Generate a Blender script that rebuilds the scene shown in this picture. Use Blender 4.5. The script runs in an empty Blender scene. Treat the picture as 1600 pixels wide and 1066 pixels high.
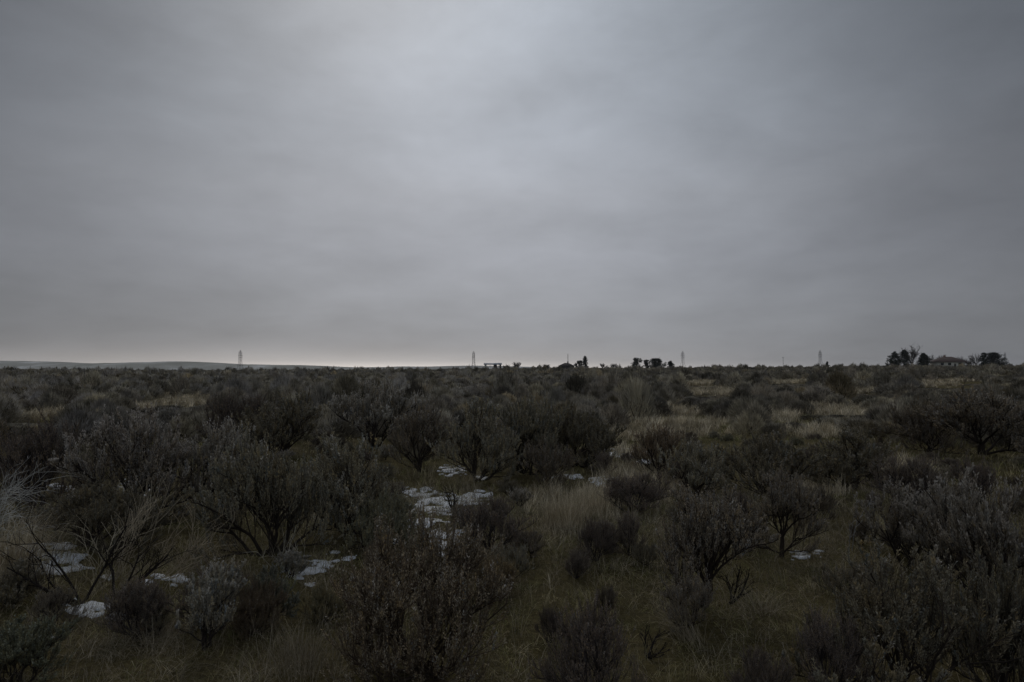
import bpy, math, random
import numpy as np
from mathutils import Vector

sc = bpy.context.scene
# ------------------------------------------------------------------ camera
F = 1067.0            # focal length in photo pixels (24 mm lens, 1600 px wide)
EYE = 2.4             # camera height
ROW0 = 577.0          # eye level row of the photo
PITCH = math.atan((ROW0 - 533.0) / F)
cam_d = bpy.data.cameras.new('camera'); cam = bpy.data.objects.new('camera', cam_d)
sc.collection.objects.link(cam); sc.camera = cam
cam_d.lens = 24.0; cam_d.sensor_width = 36.0; cam_d.clip_start = 0.1; cam_d.clip_end = 20000
cam.location = (0, 0, EYE); cam.rotation_euler = (math.radians(90) + PITCH, 0, 0)

# ------------------------------------------------------------------ world: overcast sky
SUN_EL, SUN_AZ = math.radians(35), math.radians(-12)     # azimuth from +Y towards +X
w = bpy.data.worlds.new('World'); sc.world = w; w.use_nodes = True
nt = w.node_tree; nt.nodes.clear(); N = nt.nodes; L = nt.links
def nd(t, **k):
    n = N.new(t)
    for a, b in k.items(): setattr(n, a, b)
    return n
def mth(op, a, b=None, c=None, clamp=False):
    n = nd('ShaderNodeMath', operation=op); n.use_clamp = clamp
    for i, v in enumerate((a, b, c)):
        if v is None: continue
        if isinstance(v, (int, float)): n.inputs[i].default_value = v
        else: L.new(v, n.inputs[i])
    return n.outputs[0]
def ramp(fac, stops, interp='EASE'):
    n = nd('ShaderNodeValToRGB'); n.color_ramp.interpolation = interp
    e = n.color_ramp.elements
    while len(e) > 1: e.remove(e[-1])
    e[0].position = stops[0][0]; e[0].color = (*stops[0][1], 1)
    for p, c in stops[1:]:
        x = e.new(p); x.color = (*c, 1)
    L.new(fac, n.inputs[0]); return n.outputs[0]
tc = nd('ShaderNodeTexCoord'); sep = nd('ShaderNodeSeparateXYZ'); L.new(tc.outputs['Generated'], sep.inputs[0])
X, Y, Z = sep.outputs
zc = mth('MAXIMUM', Z, 0.0)
den = mth('ADD', zc, 0.22)
px_ = mth('DIVIDE', X, den); py_ = mth('DIVIDE', Y, den)
cmb = nd('ShaderNodeCombineXYZ'); L.new(px_, cmb.inputs[0]); L.new(py_, cmb.inputs[1]); L.new(mth('MULTIPLY', zc, 1.5), cmb.inputs[2])
def noise(vec, scale, detail, rough=0.5, off=(0, 0, 0), dist=0.0):
    mp = nd('ShaderNodeMapping'); mp.inputs['Location'].default_value = off; L.new(vec, mp.inputs[0])
    n = nd('ShaderNodeTexNoise'); n.inputs['Scale'].default_value = scale; n.inputs['Detail'].default_value = detail
    n.inputs['Roughness'].default_value = rough; n.inputs['Distortion'].default_value = dist
    L.new(mp.outputs[0], n.inputs[0]); return n.outputs[0]
n1 = noise(cmb.outputs[0], 0.9, 3.0, 0.5, (3.1, 1.7, 0), 0.4)
n2 = noise(cmb.outputs[0], 2.6, 4.0, 0.55, (7.3, 4.2, 2), 0.3)
# cloud-base brightness against elevation (thin gap over the horizon, dark low bank, bright higher up)
warp = mth('ADD', Z, mth('MULTIPLY', mth('SUBTRACT', n1, 0.5), 0.05))
wf = mth('MULTIPLY', mth('SUBTRACT', Z, 0.01), 8.0, clamp=True)
zz = mth('ADD', mth('MULTIPLY', warp, wf), mth('MULTIPLY', Z, mth('SUBTRACT', 1.0, wf)))
elev = ramp(zz, [(0.0, (.285, .298, .322)), (.03, (.28, .292, .318)), (.07, (.283, .297, .328)), (.16, (.335, .353, .396)),
                 (.25, (.365, .387, .432)), (.34, (.39, .425, .482)), (.46, (.41, .455, .52)), (1.0, (.46, .50, .56))], 'LINEAR')
az = mth('ARCTAN2', X, Y)                                       # lens vignetting put into the sky colour: brightest ahead, a little to the left
azd = mth('ABSOLUTE', mth('ADD', az, 0.03))
azd = mth('MULTIPLY', azd, mth('ADD', 0.85, mth('MULTIPLY', zc, 2.2)))
side = mth('ADD', 0.22, mth('MULTIPLY', 0.78, mth('POWER', 2.718, mth('MULTIPLY', mth('POWER', azd, 2.0), -1.7))))
side = mth('ADD', side, mth('MULTIPLY', mth('MAXIMUM', mth('MULTIPLY', Y, -1.0), 0.0), 0.7))     # brightness added to the unseen sky behind the camera, lifts the ground light
cs_ = nd('ShaderNodeCombineXYZ'); L.new(mth('MULTIPLY', az, 1.9), cs_.inputs[0]); L.new(mth('MULTIPLY', mth('POWER', zc, 0.8), 4.6), cs_.inputs[1])
n3 = noise(cs_.outputs[0], 1.35, 5.0, 0.55, (2.2, 5.1, 0), 0.6)
n4 = noise(cs_.outputs[0], 3.6, 6.0, 0.62, (1.2, 9.1, 0), 0.3)
cl = mth('ADD', 0.425, mth('ADD', mth('ADD', mth('MULTIPLY', n1, 0.24), mth('MULTIPLY', n4, 0.32)), mth('ADD', mth('MULTIPLY', n2, 0.16), mth('MULTIPLY', n3, 0.42))))
amt = mth('MULTIPLY', mth('MULTIPLY', side, cl), 10.0)
gl_v = mth('POWER', 2.718, mth('MULTIPLY', zc, -80.0)); gl_h = mth('POWER', 2.718, mth('MULTIPLY', mth('POWER', mth('ADD', az, 0.26), 2.0), -3.8))
glow = mth('MULTIPLY', mth('MULTIPLY', gl_v, gl_h), 10.5)          # clear strip under the cloud deck, left of centre
vm = nd('ShaderNodeVectorMath', operation='SCALE'); L.new(elev, vm.inputs[0]); L.new(amt, vm.inputs['Scale'])
sky = nd('ShaderNodeTexSky'); sky.sky_type = 'NISHITA'; sky.sun_disc = False
sky.sun_elevation = SUN_EL; sky.sun_rotation = SUN_AZ; sky.dust_density = 3.0
mix = nd('ShaderNodeMix', data_type='RGBA'); mix.inputs['Factor'].default_value = 0.97
L.new(sky.outputs[0], mix.inputs['A']); gv = nd('ShaderNodeVectorMath', operation='SCALE'); gv.inputs[0].default_value = (1.0, .88, .76); L.new(glow, gv.inputs['Scale'])
va = nd('ShaderNodeVectorMath', operation='ADD'); L.new(vm.outputs[0], va.inputs[0]); L.new(gv.outputs[0], va.inputs[1])
L.new(va.outputs[0], mix.inputs['B'])
bg = nd('ShaderNodeBackground'); bg.inputs['Strength'].default_value = 0.1
L.new(mix.outputs['Result'], bg.inputs['Color'])
wo = nd('ShaderNodeOutputWorld'); L.new(bg.outputs[0], wo.inputs['Surface'])
# ------------------------------------------------------------------ sun behind the cloud
sd = bpy.data.lights.new('sun', 'SUN'); sd.energy = 0.5; sd.angle = math.radians(40); sd.color = (1, .95, .88)
so = bpy.data.objects.new('sun', sd); sc.collection.objects.link(so)
sdir = Vector((math.sin(SUN_AZ) * math.cos(SUN_EL), math.cos(SUN_AZ) * math.cos(SUN_EL), math.sin(SUN_EL)))
so.rotation_euler = sdir.to_track_quat('Z', 'Y').to_euler(); so.location = (0, 0, 60)
vs = sc.view_settings; vs.view_transform = 'Standard'; vs.look = 'None'; vs.gamma = 1.0; vs.exposure = 0.0
vs.use_curve_mapping = False
sc.cycles.max_bounces = 5; sc.cycles.diffuse_bounces = 3; sc.cycles.volume_bounces = 0

# ------------------------------------------------------------------ helpers
col = sc.collection
def vnoise(x, y, seed=0):
    x = np.asarray(x, float); y = np.asarray(y, float)
    xi = np.floor(x); yi = np.floor(y); xf = x - xi; yf = y - yi
    xi = xi.astype(np.int64); yi = yi.astype(np.int64)
    def h(a, b):
        n = (a * 374761393 + b * 668265263 + seed * 1442695041) & 0x7fffffff
        n = ((n ^ (n >> 13)) * 1274126177) & 0x7fffffff
        return ((n ^ (n >> 16)) & 0xffff) / 65535.0
    u = xf * xf * (3 - 2 * xf); v = yf * yf * (3 - 2 * yf)
    return (h(xi, yi) * (1 - u) + h(xi + 1, yi) * u) * (1 - v) + (h(xi, yi + 1) * (1 - u) + h(xi + 1, yi + 1) * u) * v
def fbm(x, y, seed=0, o=3):
    s = 0; a = 0.5
    for k in range(o): s = s + a * (vnoise(np.asarray(x) * 2 ** k, np.asarray(y) * 2 ** k, seed + k) - .5); a *= .5
    return s
CX = [-400, 0, 200, 400, 600, 750, 850, 950, 1100, 1250, 1400, 1500, 1600, 2000]
CR = [574.5, 575, 577, 577.5, 576.5, 576, 574.7, 574, 573.5, 572.5, 571.7, 571.2, 570, 568]
def ground(x, y):
    x = np.asarray(x, float); y = np.asarray(y, float)
    r = np.hypot(x, y) + 1e-6
    pxx = 800 + F * np.clip(x / np.maximum(y, r * 0.3), -1.2, 1.2)
    R = np.interp(pxx, CX, CR)
    front = np.clip(y / r, 0, 1)
    def zc(q): return EYE + (ROW0 - R) / F * q - 1.40
    z = np.where(r < 160, zc(160.) * np.clip(r / 160, 0, 1) ** 1.6, zc(np.minimum(r, 1400)))
    z = z * front + (1 - front) * 0.3
    z = np.where(r > 1500, z - (r - 1500) * .01 * 1.0, z)
    z = z + np.clip((r - 50) / 60, 0, 1) * np.clip(2 - r / 500, 0, 1) * (fbm(x / 38., y / 38., 13) * 1.0 + fbm(x / 9., y / 9., 14) * .5)
    near = np.clip((r - 1) / 4, 0, 1)
    z = z + near * (fbm(x / 5.0, y / 5.0, 3) * .34 + fbm(x / .9, y / .9, 7) * .11) * np.clip(1.3 - r / 400, 0.1, 1)
    return z
def ray(px, py):
    a = (px - 800) / F; b = (533 - py) / F
    return np.array([a, math.cos(PITCH) - b * math.sin(PITCH), math.sin(PITCH) + b * math.cos(PITCH)])
def G(px, py):                      # ground point seen at a photo pixel
    d = ray(px, py); t = GT; hit = EYE + d[2] * t < ground(d[0] * t, d[1] * t)
    p = d * (t[hit.argmax()] if hit.any() else 400.)
    return np.array([p[0], p[1], float(ground(p[0], p[1]))])
GT = 1.004 ** np.arange(0, 1500)
def AT(px, py, dist):               # point at a distance along a photo ray
    d = ray(px, py); d = d / d[1] * dist; return np.array([d[0], d[1], EYE + d[2]])
def to_px(x, y, z):
    fy = y * math.cos(PITCH) + (z - EYE) * math.sin(PITCH); uz = -y * math.sin(PITCH) + (z - EYE) * math.cos(PITCH)
    return 800 + F * x / fy, 533 - F * uz / fy

def mesh(name, V, T, mat, tint=None, smooth=False, parent=None, link=True, loc=None):
    V = np.ascontiguousarray(V, np.float32); T = np.ascontiguousarray(T, np.int32); k = T.shape[1]
    me = bpy.data.meshes.new(name); me.vertices.add(len(V)); me.vertices.foreach_set('co', V.ravel())
    me.loops.add(T.size); me.loops.foreach_set('vertex_index', T.ravel())
    me.polygons.add(len(T)); me.polygons.foreach_set('loop_start', np.arange(0, T.size, k, dtype=np.int32))
    me.polygons.foreach_set('loop_total', np.full(len(T), k, np.int32))
    if smooth: me.polygons.foreach_set('use_smooth', np.ones(len(T), bool))
    if tint is not None:
        a = me.attributes.new('tint', 'FLOAT_COLOR', 'POINT')
        c = np.ones((len(V), 4), np.float32); c[:, :3] = tint; a.data.foreach_set('color', c.ravel())
    me.update(calc_edges=True); me.materials.append(mat)
    o = bpy.data.objects.new(name, me)
    if link: col.objects.link(o)
    if parent is not None: o.parent = parent
    if loc is not None: o.location = loc
    return o
def tag(o, label=None, cat=None, group=None, kind=None):
    if label: o['label'] = label
    if cat: o['category'] = cat
    if group: o['group'] = group
    if kind: o['kind'] = kind
    return o
def empty(name, loc, rz=0, s=(1, 1, 1)):
    o = bpy.data.objects.new(name, None); col.objects.link(o); o.location = loc; o.rotation_euler = (0, 0, rz); o.scale = s
    o.empty_display_size = .2; return o

# materials -------------------------------------------------------------
def newmat(name):
    m = bpy.data.materials.new(name); m.use_nodes = True
    return m, m.node_tree.nodes, m.node_tree.links, m.node_tree.nodes['Principled BSDF']
def tint_mat(name, rough=.9, spec=.1, nscale=0, namt=0.3):
    m, n, l, b = newmat(name)
    at = n.new('ShaderNodeAttribute'); at.attribute_name = 'tint'
    oi = n.new('ShaderNodeObjectInfo')
    mx = n.new('ShaderNodeMix'); mx.data_type = 'RGBA'; mx.blend_type = 'MULTIPLY'; mx.inputs['Factor'].default_value = 1
    l.new(at.outputs['Color'], mx.inputs['A']); l.new(oi.outputs['Color'], mx.inputs['B'])
    src = mx.outputs['Result']
    if nscale:
        t = n.new('ShaderNodeTexNoise'); t.inputs['Scale'].default_value = nscale; t.inputs['Detail'].default_value = 3
        g = n.new('ShaderNodeTexCoord'); l.new(g.outputs['Object'], t.inputs[0])
        mr = n.new('ShaderNodeMapRange'); mr.inputs[3].default_value = 1 - namt; mr.inputs[4].default_value = 1 + namt
        l.new(t.outputs[0], mr.inputs[0])
        v = n.new('ShaderNodeVectorMath'); v.operation = 'SCALE'; l.new(src, v.inputs[0]); l.new(mr.outputs[0], v.inputs['Scale']); src = v.outputs[0]
    l.new(src, b.inputs['Base Color']); b.inputs['Roughness'].default_value = rough
    b.inputs['Specular IOR Level'].default_value = spec
    return m
M_leaf = tint_mat('sage_leaf', nscale=3.0, namt=.25)
M_bark = tint_mat('bark', nscale=25.0, namt=.5)
M_grass = tint_mat('dry_grass', nscale=1.6, namt=.65)
def plain(name, rgb, rough=.7, nscale=4, namt=.2, metal=0):
    m, n, l, b = newmat(name)
    t = n.new('ShaderNodeTexNoise'); t.inputs['Scale'].default_value = nscale; t.inputs['Detail'].default_value = 4
    g = n.new('ShaderNodeTexCoord'); l.new(g.outputs['Object'], t.inputs[0])
    mr = n.new('ShaderNodeMapRange'); mr.inputs[3].default_value = 1 - namt; mr.inputs[4].default_value = 1 + namt; l.new(t.outputs[0], mr.inputs[0])
    v = n.new('ShaderNodeVectorMath'); v.operation = 'SCALE'; v.inputs[0].default_value = rgb; l.new(mr.outputs[0], v.inputs['Scale'])
    l.new(v.outputs[0], b.inputs['Base Color']); b.inputs['Roughness'].default_value = rough; b.inputs['Metallic'].default_value = metal
    return m

# ------------------------------------------------------------------ ground
def ground_mat():
    m, n, l, b = newmat('steppe_ground')
    g = n.new('ShaderNodeNewGeometry')
    def ns(scale, det, rough=.6):
        t = n.new('ShaderNodeTexNoise'); t.inputs['Scale'].default_value = scale; t.inputs['Detail'].default_value = det
        t.inputs['Roughness'].default_value = rough; l.new(g.outputs['Position'], t.inputs[0]); return t.outputs[0]
    def rp(f, st):
        r = n.new('ShaderNodeValToRGB'); e = r.color_ramp.elements
        e[0].position, e[0].color = st[0][0], (*st[0][1], 1); e[1].position, e[1].color = st[1][0], (*st[1][1], 1)
        for p, c in st[2:]: x = e.new(p); x.color = (*c, 1)
        l.new(f, r.inputs[0]); return r.outputs[0]
    big = rp(ns(.45, 4), [(.35, (.070, .062, .028)), (.65, (.125, .107, .058))])
    fine = rp(ns(16, 6, .75), [(.30, (.35, .33, .30)), (.72, (1.7, 1.6, 1.4))])
    mx = n.new('ShaderNodeMix'); mx.data_type = 'RGBA'; mx.blend_type = 'MULTIPLY'; mx.inputs['Factor'].default_value = 1
    l.new(big, mx.inputs['A']); l.new(fine, mx.inputs['B']); l.new(mx.outputs['Result'], b.inputs['Base Color'])
    b.inputs['Roughness'].default_value = .95; b.inputs['Specular IOR Level'].default_value = .05
    bp = n.new('ShaderNodeBump'); bp.inputs['Strength'].default_value = .8; bp.inputs['Distance'].default_value = .05
    l.new(ns(30, 5, .7), bp.inputs['Height']); l.new(bp.outputs[0], b.inputs['Normal'])
    return m
def build_ground():
    rr = [0.5]
    while rr[-1] < 6500: rr.append(rr[-1] * (1.016 if rr[-1] < 40 else 1.03))
    rr = np.array(rr)
    aa = np.concatenate([np.linspace(-46, 46, 400), np.linspace(48, 312, 90)]) * math.pi / 180
    A, R_ = np.meshgrid(aa, rr); x = R_ * np.sin(A); y = R_ * np.cos(A)
    V = np.stack([x.ravel(), y.ravel(), ground(x, y).ravel()], 1)
    na = len(aa); i = np.arange(len(rr) - 1)[:, None] * na; j = np.arange(na)[None]; j2 = (j + 1) % na
    T = np.stack([(i + j), (i + j2), (i + na + j2), (i + na + j)], -1).reshape(-1, 4)[:, ::-1]
    V = np.vstack([V, [[0, 0, float(ground(0, .5))]]])
    o = mesh('ground', V, T, ground_mat(), smooth=True); tag(o, kind='structure')
    return o
build_ground()

# distant hills dusted with snow on the left
def build_hills():
    m, n, l, b = newmat('snow_dusted_hills')
    g = n.new('ShaderNodeNewGeometry'); mp = n.new('ShaderNodeMapping'); mp.inputs['Scale'].default_value = (.0035, .0016, .02); mp.inputs['Rotation'].default_value = (0, 0, .5)
    l.new(g.outputs['Position'], mp.inputs[0])
    t = n.new('ShaderNodeTexNoise'); t.inputs['Scale'].default_value = 1.4; t.inputs['Detail'].default_value = 6; t.inputs['Roughness'].default_value = .62; l.new(mp.outputs[0], t.inputs[0])
    r = n.new('ShaderNodeValToRGB'); e = r.color_ramp.elements
    e[0].position, e[0].color = .36, (.24, .24, .20, 1); e[1].position, e[1].color = .70, (.85, .87, .88, 1)
    x = e.new(.52); x.color = (.33, .33, .29, 1)
    x = e.new(.60); x.color = (.44, .44, .41, 1)
    l.new(t.outputs[0], r.inputs[0]); l.new(r.outputs[0], b.inputs['Base Color']); b.inputs['Roughness'].default_value = .95
    def ridge(d0, d1, xs, rows, seed):
        nx, ny = 220, 26
        px = np.linspace(xs[0], xs[-1], nx); row = np.interp(px, xs, rows)
        k = np.ones(9) / 9; row = np.convolve(np.pad(row, 4, 'edge'), k, 'valid')
        V = np.zeros((ny, nx, 3))
        for q in range(ny):
            t = q / (ny - 1); d = d0 + (d1 - d0) * t
            top = EYE + (ROW0 - row) / F * (d0 + d1) / 2
            prof = math.sin(min(t / .5, 1) * math.pi / 2) ** 1.2 if t < .5 else math.cos((t - .5) * math.pi) ** .6 if t < 1 else 0
            X_ = (px - 800) / F * d
            V[q, :, 0] = X_; V[q, :, 1] = d
            V[q, :, 2] = -30 + (top + 30) * prof + (fbm(X_ / 300, np.full(nx, d / 300), seed) * 14 * math.sin(t * math.pi) if t != .5 else 0)
        i = np.arange(ny - 1)[:, None] * nx; j = np.arange(nx - 1)[None]
        T = np.stack([i + j, i + j + 1, i + nx + j + 1, i + nx + j], -1).reshape(-1, 4)
        return V.reshape(-1, 3), T
    V, T = ridge(3200, 4600, [-700, -300, 0, 60, 130, 200, 320, 600], [566, 564, 564, 564.5, 567, 570, 574, 579], 21)
    tag(mesh('hills', V, T, m, smooth=True), kind='structure')
    V, T = ridge(2600, 3600, [80, 130, 170, 260, 340, 400, 440, 490, 560, 640], [575, 568.5, 566.5, 565.5, 567, 569, 570.5, 573, 574.5, 579], 22)
    tag(mesh('hills', V, T, m, smooth=True), kind='structure')
    V, T = ridge(4700, 6000, [420, 480, 600, 650, 700, 760, 820, 900, 1000], [579, 573.5, 574, 572.8, 571.8, 572.5, 573.5, 575, 582], 23)
    tag(mesh('hills', V, T, m, smooth=True), kind='structure')
build_hills()

# ------------------------------------------------------------------ branching generator
def unit(v): return v / (np.linalg.norm(v, axis=-1, keepdims=True) + 1e-9)
def grow(rng, S, D, Ln, K, wob, up):
    n = len(S); P = np.zeros((n, K, 3)); T = np.zeros((n, K, 3)); P[:, 0] = S; d = unit(D); T[:, 0] = d
    st = (Ln / (K - 1))[:, None]
    for k in range(1, K):
        d = unit(d + rng.normal(0, wob, (n, 3)) + np.array([0, 0, up])); T[:, k] = d; P[:, k] = P[:, k - 1] + d * st
    P[:, :, 2] = np.where(P[:, :, 2] < .015, .015, P[:, :, 2])
    return P, T
def spawn(rng, P, T, Ln, n, t0, t1, spread, up, lf, env, outer=0):
    m, K, _ = P.shape; idx = np.repeat(np.arange(m), n)
    t = (t0 + (t1 - t0) * rng.random(len(idx)) ** (1 / (1 + outer))) * (K - 1); k = np.minimum(t.astype(int), K - 2); f = (t - k)[:, None]
    S = P[idx, k] * (1 - f) + P[idx, k + 1] * f; D = T[idx, k]
    r = rng.normal(0, 1, S.shape); r -= (r * D).sum(1, keepdims=True) * D; r = unit(r)
    D = unit(D + spread * r + np.array([0, 0, up]))
    ln = lf * (.65 + .6 * rng.random(len(idx)))
    a, h = env; q = (S[:, 0] ** 2 + S[:, 1] ** 2) / a ** 2 + (S[:, 2] / h) ** 2
    ln = ln * np.clip(1.5 + .28 * rng.normal(size=len(q)) - q, .2, 1.1)
    return S, D, ln, t / (K - 1)
def tube(P, R, s):
    n, K, _ = P.shape
    T = np.gradient(P, axis=1); T = unit(T)
    ref = np.where(np.abs(T[..., 2:3]) > .9, np.array([1., 0, 0]), np.array([0, 0, 1.]))
    U = unit(np.cross(T, ref)); W = np.cross(T, U)
    a = np.arange(s) / s * 2 * math.pi
    V = P[:, :, None] + R[:, :, None, None] * (np.cos(a)[None, None, :, None] * U[:, :, None] + np.sin(a)[None, None, :, None] * W[:, :, None])
    b = (np.arange(n)[:, None, None] * K + np.arange(K - 1)[None, :, None]) * s; j = np.arange(s)[None, None]; j2 = (j + 1) % s
    T1 = np.stack([b + j, b + j2, b + s + j2], -1).reshape(-1, 3); T2 = np.stack([b + j, b + s + j2, b + s + j], -1).reshape(-1, 3)
    return V.reshape(-1, 3), np.vstack([T1, T2])
def leaves(rng, P, T, n, L0, W0, out):
    m, K, _ = P.shape; idx = np.repeat(np.arange(m), n); t = rng.random(len(idx)) * (K - 1) * .999; k = t.astype(int); f = (t - k)[:, None]
    S = P[idx, k] * (1 - f) + P[idx, k + 1] * f; D = T[idx, k]
    r = rng.normal(0, 1, S.shape); r -= (r * D).sum(1, keepdims=True) * D; r = unit(r)
    d = unit(D + out * r); ln = (L0 * (.6 + .8 * rng.random(len(idx))))[:, None]; sd = unit(np.cross(d, rng.normal(0, 1, d.shape))) * (W0 * (.7 + .6 * rng.random(len(idx))))[:, None]
    V = np.stack([S - sd * .35, S + d * ln * .6 + sd * .9, S + d * ln, S + d * ln * .55 - sd * .9], 1).reshape(-1, 3)
    b = np.arange(len(idx))[:, None] * 4
    Tt = np.vstack([b + np.array([0, 1, 2]), b + np.array([0, 2, 3])])
    return V, Tt, idx, t / (K - 1)
def cat(parts):
    Vs, Ts, Cs = [], [], []; o = 0
    for V, T, C in parts:
        Vs.append(V); Ts.append(T + o); Cs.append(np.broadcast_to(C, (len(V), 3))); o += len(V)
    return np.vstack(Vs), np.vstack(Ts), np.vstack(Cs)

# look parameters: H height, A half-width, stems, tilt range, children counts ...
LOOKS = {
 'leafy':   dict(H=1.15, A=.72, ns=7, tilt=(8, 62), base=.05, c=(7, 7, 5), nl=20, leaf=(.026, .0062), out=.75, lc=(.098, .102, .086), frost=.14, bark=(.045, .036, .03)),
 'dense':   dict(H=1.0, A=.78, ns=9, tilt=(5, 75), base=.08, c=(8, 7, 6), nl=18, leaf=(.024, .006), out=.7, lc=(.088, .092, .078), frost=.08, bark=(.042, .034, .028)),
 'twiggy':  dict(H=1.1, A=.70, ns=8, tilt=(5, 60), base=.05, c=(8, 8, 6), nl=7, leaf=(.022, .0045), out=.5, lc=(.090, .086, .078), frost=.06, bark=(.05, .042, .04)),
 'trunked': dict(H=1.15, A=.75, ns=4, tilt=(8, 52), base=.02, c=(8, 7, 6), nl=15, leaf=(.024, .0055), out=.7, lc=(.090, .089, .080), frost=.09, bark=(.035, .027, .022), trunk=.28),
 'tree':    dict(H=1.15, A=.70, ns=5, tilt=(6, 46), base=.02, c=(8, 7, 6), nl=12, leaf=(.024, .0055), out=.7, lc=(.090, .089, .080), frost=.09, bark=(.035, .027, .022), trunk=.40),
 'frosted': dict(H=1.2, A=.72, ns=7, tilt=(6, 52), base=.05, c=(7, 7, 5), nl=18, leaf=(.028, .0062), out=.65, lc=(.095, .098, .090), frost=.95, bark=(.042, .034, .03)),
 'reddish': dict(H=1.0, A=.85, ns=10, tilt=(5, 72), base=.07, c=(8, 8, 6), nl=9, leaf=(.020, .0048), out=.9, lc=(.088, .084, .068), frost=.12, bark=(.062, .046, .034)),
 'silver':  dict(H=.95, A=.55, ns=6, tilt=(5, 50), base=.04, c=(7, 7, 5), nl=22, leaf=(.032, .0085), out=.8, lc=(.100, .106, .098), frost=.35, bark=(.045, .038, .034)),
}
for _q in LOOKS.values():
    _q['lc'] = tuple(np.array(_q['lc']) * np.array([3.35, 2.92, 2.48])); _q['bark'] = tuple(np.array(_q['bark']) * 1.0); _q['leaf'] = (_q['leaf'][0] * .95, _q['leaf'][1] * .80); _q['nl'] = int(_q['nl'] * 1.35)
def bush(look, seed):
    q = LOOKS[look]; rng = np.random.default_rng(seed); H, A = q['H'], q['A']; env = (A, H); ns = q['ns']
    wood = []; bark = np.array(q['bark'])
    z0 = -.05
    if q.get('trunk'):
        P0, T0 = grow(rng, np.array([[0, 0, z0]]), np.array([[rng.normal(0, .25), rng.normal(0, .25), 1.]]), np.array([q['trunk']]), 5, .14, .05)
        V, T = tube(P0, np.linspace(.045, .034, 5)[None], 7); wood.append((V, T, bark))
        S = np.repeat(P0[:, -1], ns, 0) - T0[:, -1] * rng.random((ns, 1)) * .1
        P1b, T1b = grow(rng, np.repeat(P0[:, 1], 2, 0), unit(rng.normal(0, 1, (2, 3)) * [1, 1, .1] + [0, 0, .25]), np.array([.42, .36]) * H, 7, .22, .06)
    else:
        an = rng.random(ns) * 6.28; S = np.stack([np.cos(an) * q['base'], np.sin(an) * q['base'], np.full(ns, z0)], 1)
    an = np.arange(ns) / ns * 2 * math.pi + rng.normal(0, .25, ns); ti = np.radians(q['tilt'][0] + (q['tilt'][1] - q['tilt'][0]) * rng.random(ns) ** .8)
    D = np.stack([np.cos(an) * np.sin(ti), np.sin(an) * np.sin(ti), np.cos(ti)], 1)
    ln = np.full(ns, .74 * H) * (.55 + .62 * rng.random(ns)) * np.where(ti > .9, A / H * 1.0, 1)
    if q.get('trunk'): ln *= .72
    P1, T1 = grow(rng, S, D, ln, 9, .17, .05)
    if q.get('trunk'):
        pad = 9; P1b2 = np.zeros((2, 9, 3)); T1b2 = np.zeros((2, 9, 3))
        for i in range(2):
            for d in range(3):
                P1b2[i, :, d] = np.interp(np.linspace(0, 6, 9), np.arange(7), P1b[i, :, d]); T1b2[i, :, d] = np.interp(np.linspace(0, 6, 9), np.arange(7), T1b[i, :, d])
        P1 = np.vstack([P1, P1b2]); T1 = np.vstack([T1, unit(T1b2)])
    R = np.linspace(.021, .008, 9)[None] * (.7 + .6 * rng.random((len(P1), 1)))
    V, T = tube(P1, R, 5); wood.append((V, T, bark))
    S, D, l2, t = spawn(rng, P1, T1, None, q['c'][0], .16, 1, .85, .20, .38 * H, env, .25)
    P2, T2 = grow(rng, S, D, l2, 6, .13, .07)
    V, T = tube(P2, np.linspace(.0085, .0035, 6)[None] * np.ones((len(P2), 1)), 4); wood.append((V, T, bark * 1.05))
    S, D, l3, t = spawn(rng, P2, T2, None, q['c'][1], .15, 1, .70, .42, .22 * H, env, .3)
    P3, T3 = grow(rng, S, D, l3, 4, .10, .12)
    V, T = tube(P3, np.linspace(.0034, .0020, 4)[None] * np.ones((len(P3), 1)), 3); wood.append((V, T, bark * 1.5))
    S, D, l4, t = spawn(rng, P3, T3, None, q['c'][2], .2, 1, .42, .75, .165 * H, env, .5)
    P4, T4 = grow(rng, S, D, l4, 4, .07, .2)
    keep = P4[:, -1, 2] > .08 * H; P4 = P4[keep]; T4 = T4[keep]
    P4 = np.concatenate([P4], 0)
    V, T = tube(P4, np.linspace(.0022, .0012, 4)[None] * np.ones((len(P4), 1)), 3); wood.append((V, T, bark * 2.2))
    V, T, idx, t = leaves(rng, P4, T4, q['nl'], q['leaf'][0], q['leaf'][1], q['out'])
    m = len(P4); br = (.75 + .5 * rng.random(m)); hu = rng.normal(0, .09, m)
    hz = P4[:, -1, 2] / H; rad = np.hypot(P4[:, -1, 0], P4[:, -1, 1]) / A
    outer = np.clip((np.sqrt(hz ** 2 + rad ** 2 * .5) - .62) / .35, 0, 1) * (hz > .35)
    fr = outer * (rng.random(m) < q['frost'] * 1.1) * (.5 + .5 * rng.random(m))
    C = np.array(q['lc'])[None] * br[:, None] * np.stack([1 + hu, 1 + .3 * hu, 1 - hu], 1)
    Cl = C[idx] * (.87 + .26 * rng.random(len(idx)))[:, None]
    core = np.sqrt(hz ** 2 + rad ** 2 * .8); hid = rng.random(len(idx)) > np.clip((core[idx] - .35) / .35, .30, 1)   # shoots inside the crown are nearly leafless
    ff = (fr[idx] * np.clip(t * 1.4 - .25, 0, 1))[:, None]
    Cl = Cl * (1 - ff) + np.array([.60, .57, .52]) * ff
    kp = ~hid; V = V.reshape(-1, 4, 3)[kp].reshape(-1, 3); Cl = Cl[kp]; b4 = np.arange(kp.sum())[:, None] * 4
    T = np.vstack([b4 + np.array([0, 1, 2]), b4 + np.array([0, 2, 3])])
    return cat(wood), (V, T, np.repeat(Cl, 4, 0))

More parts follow.
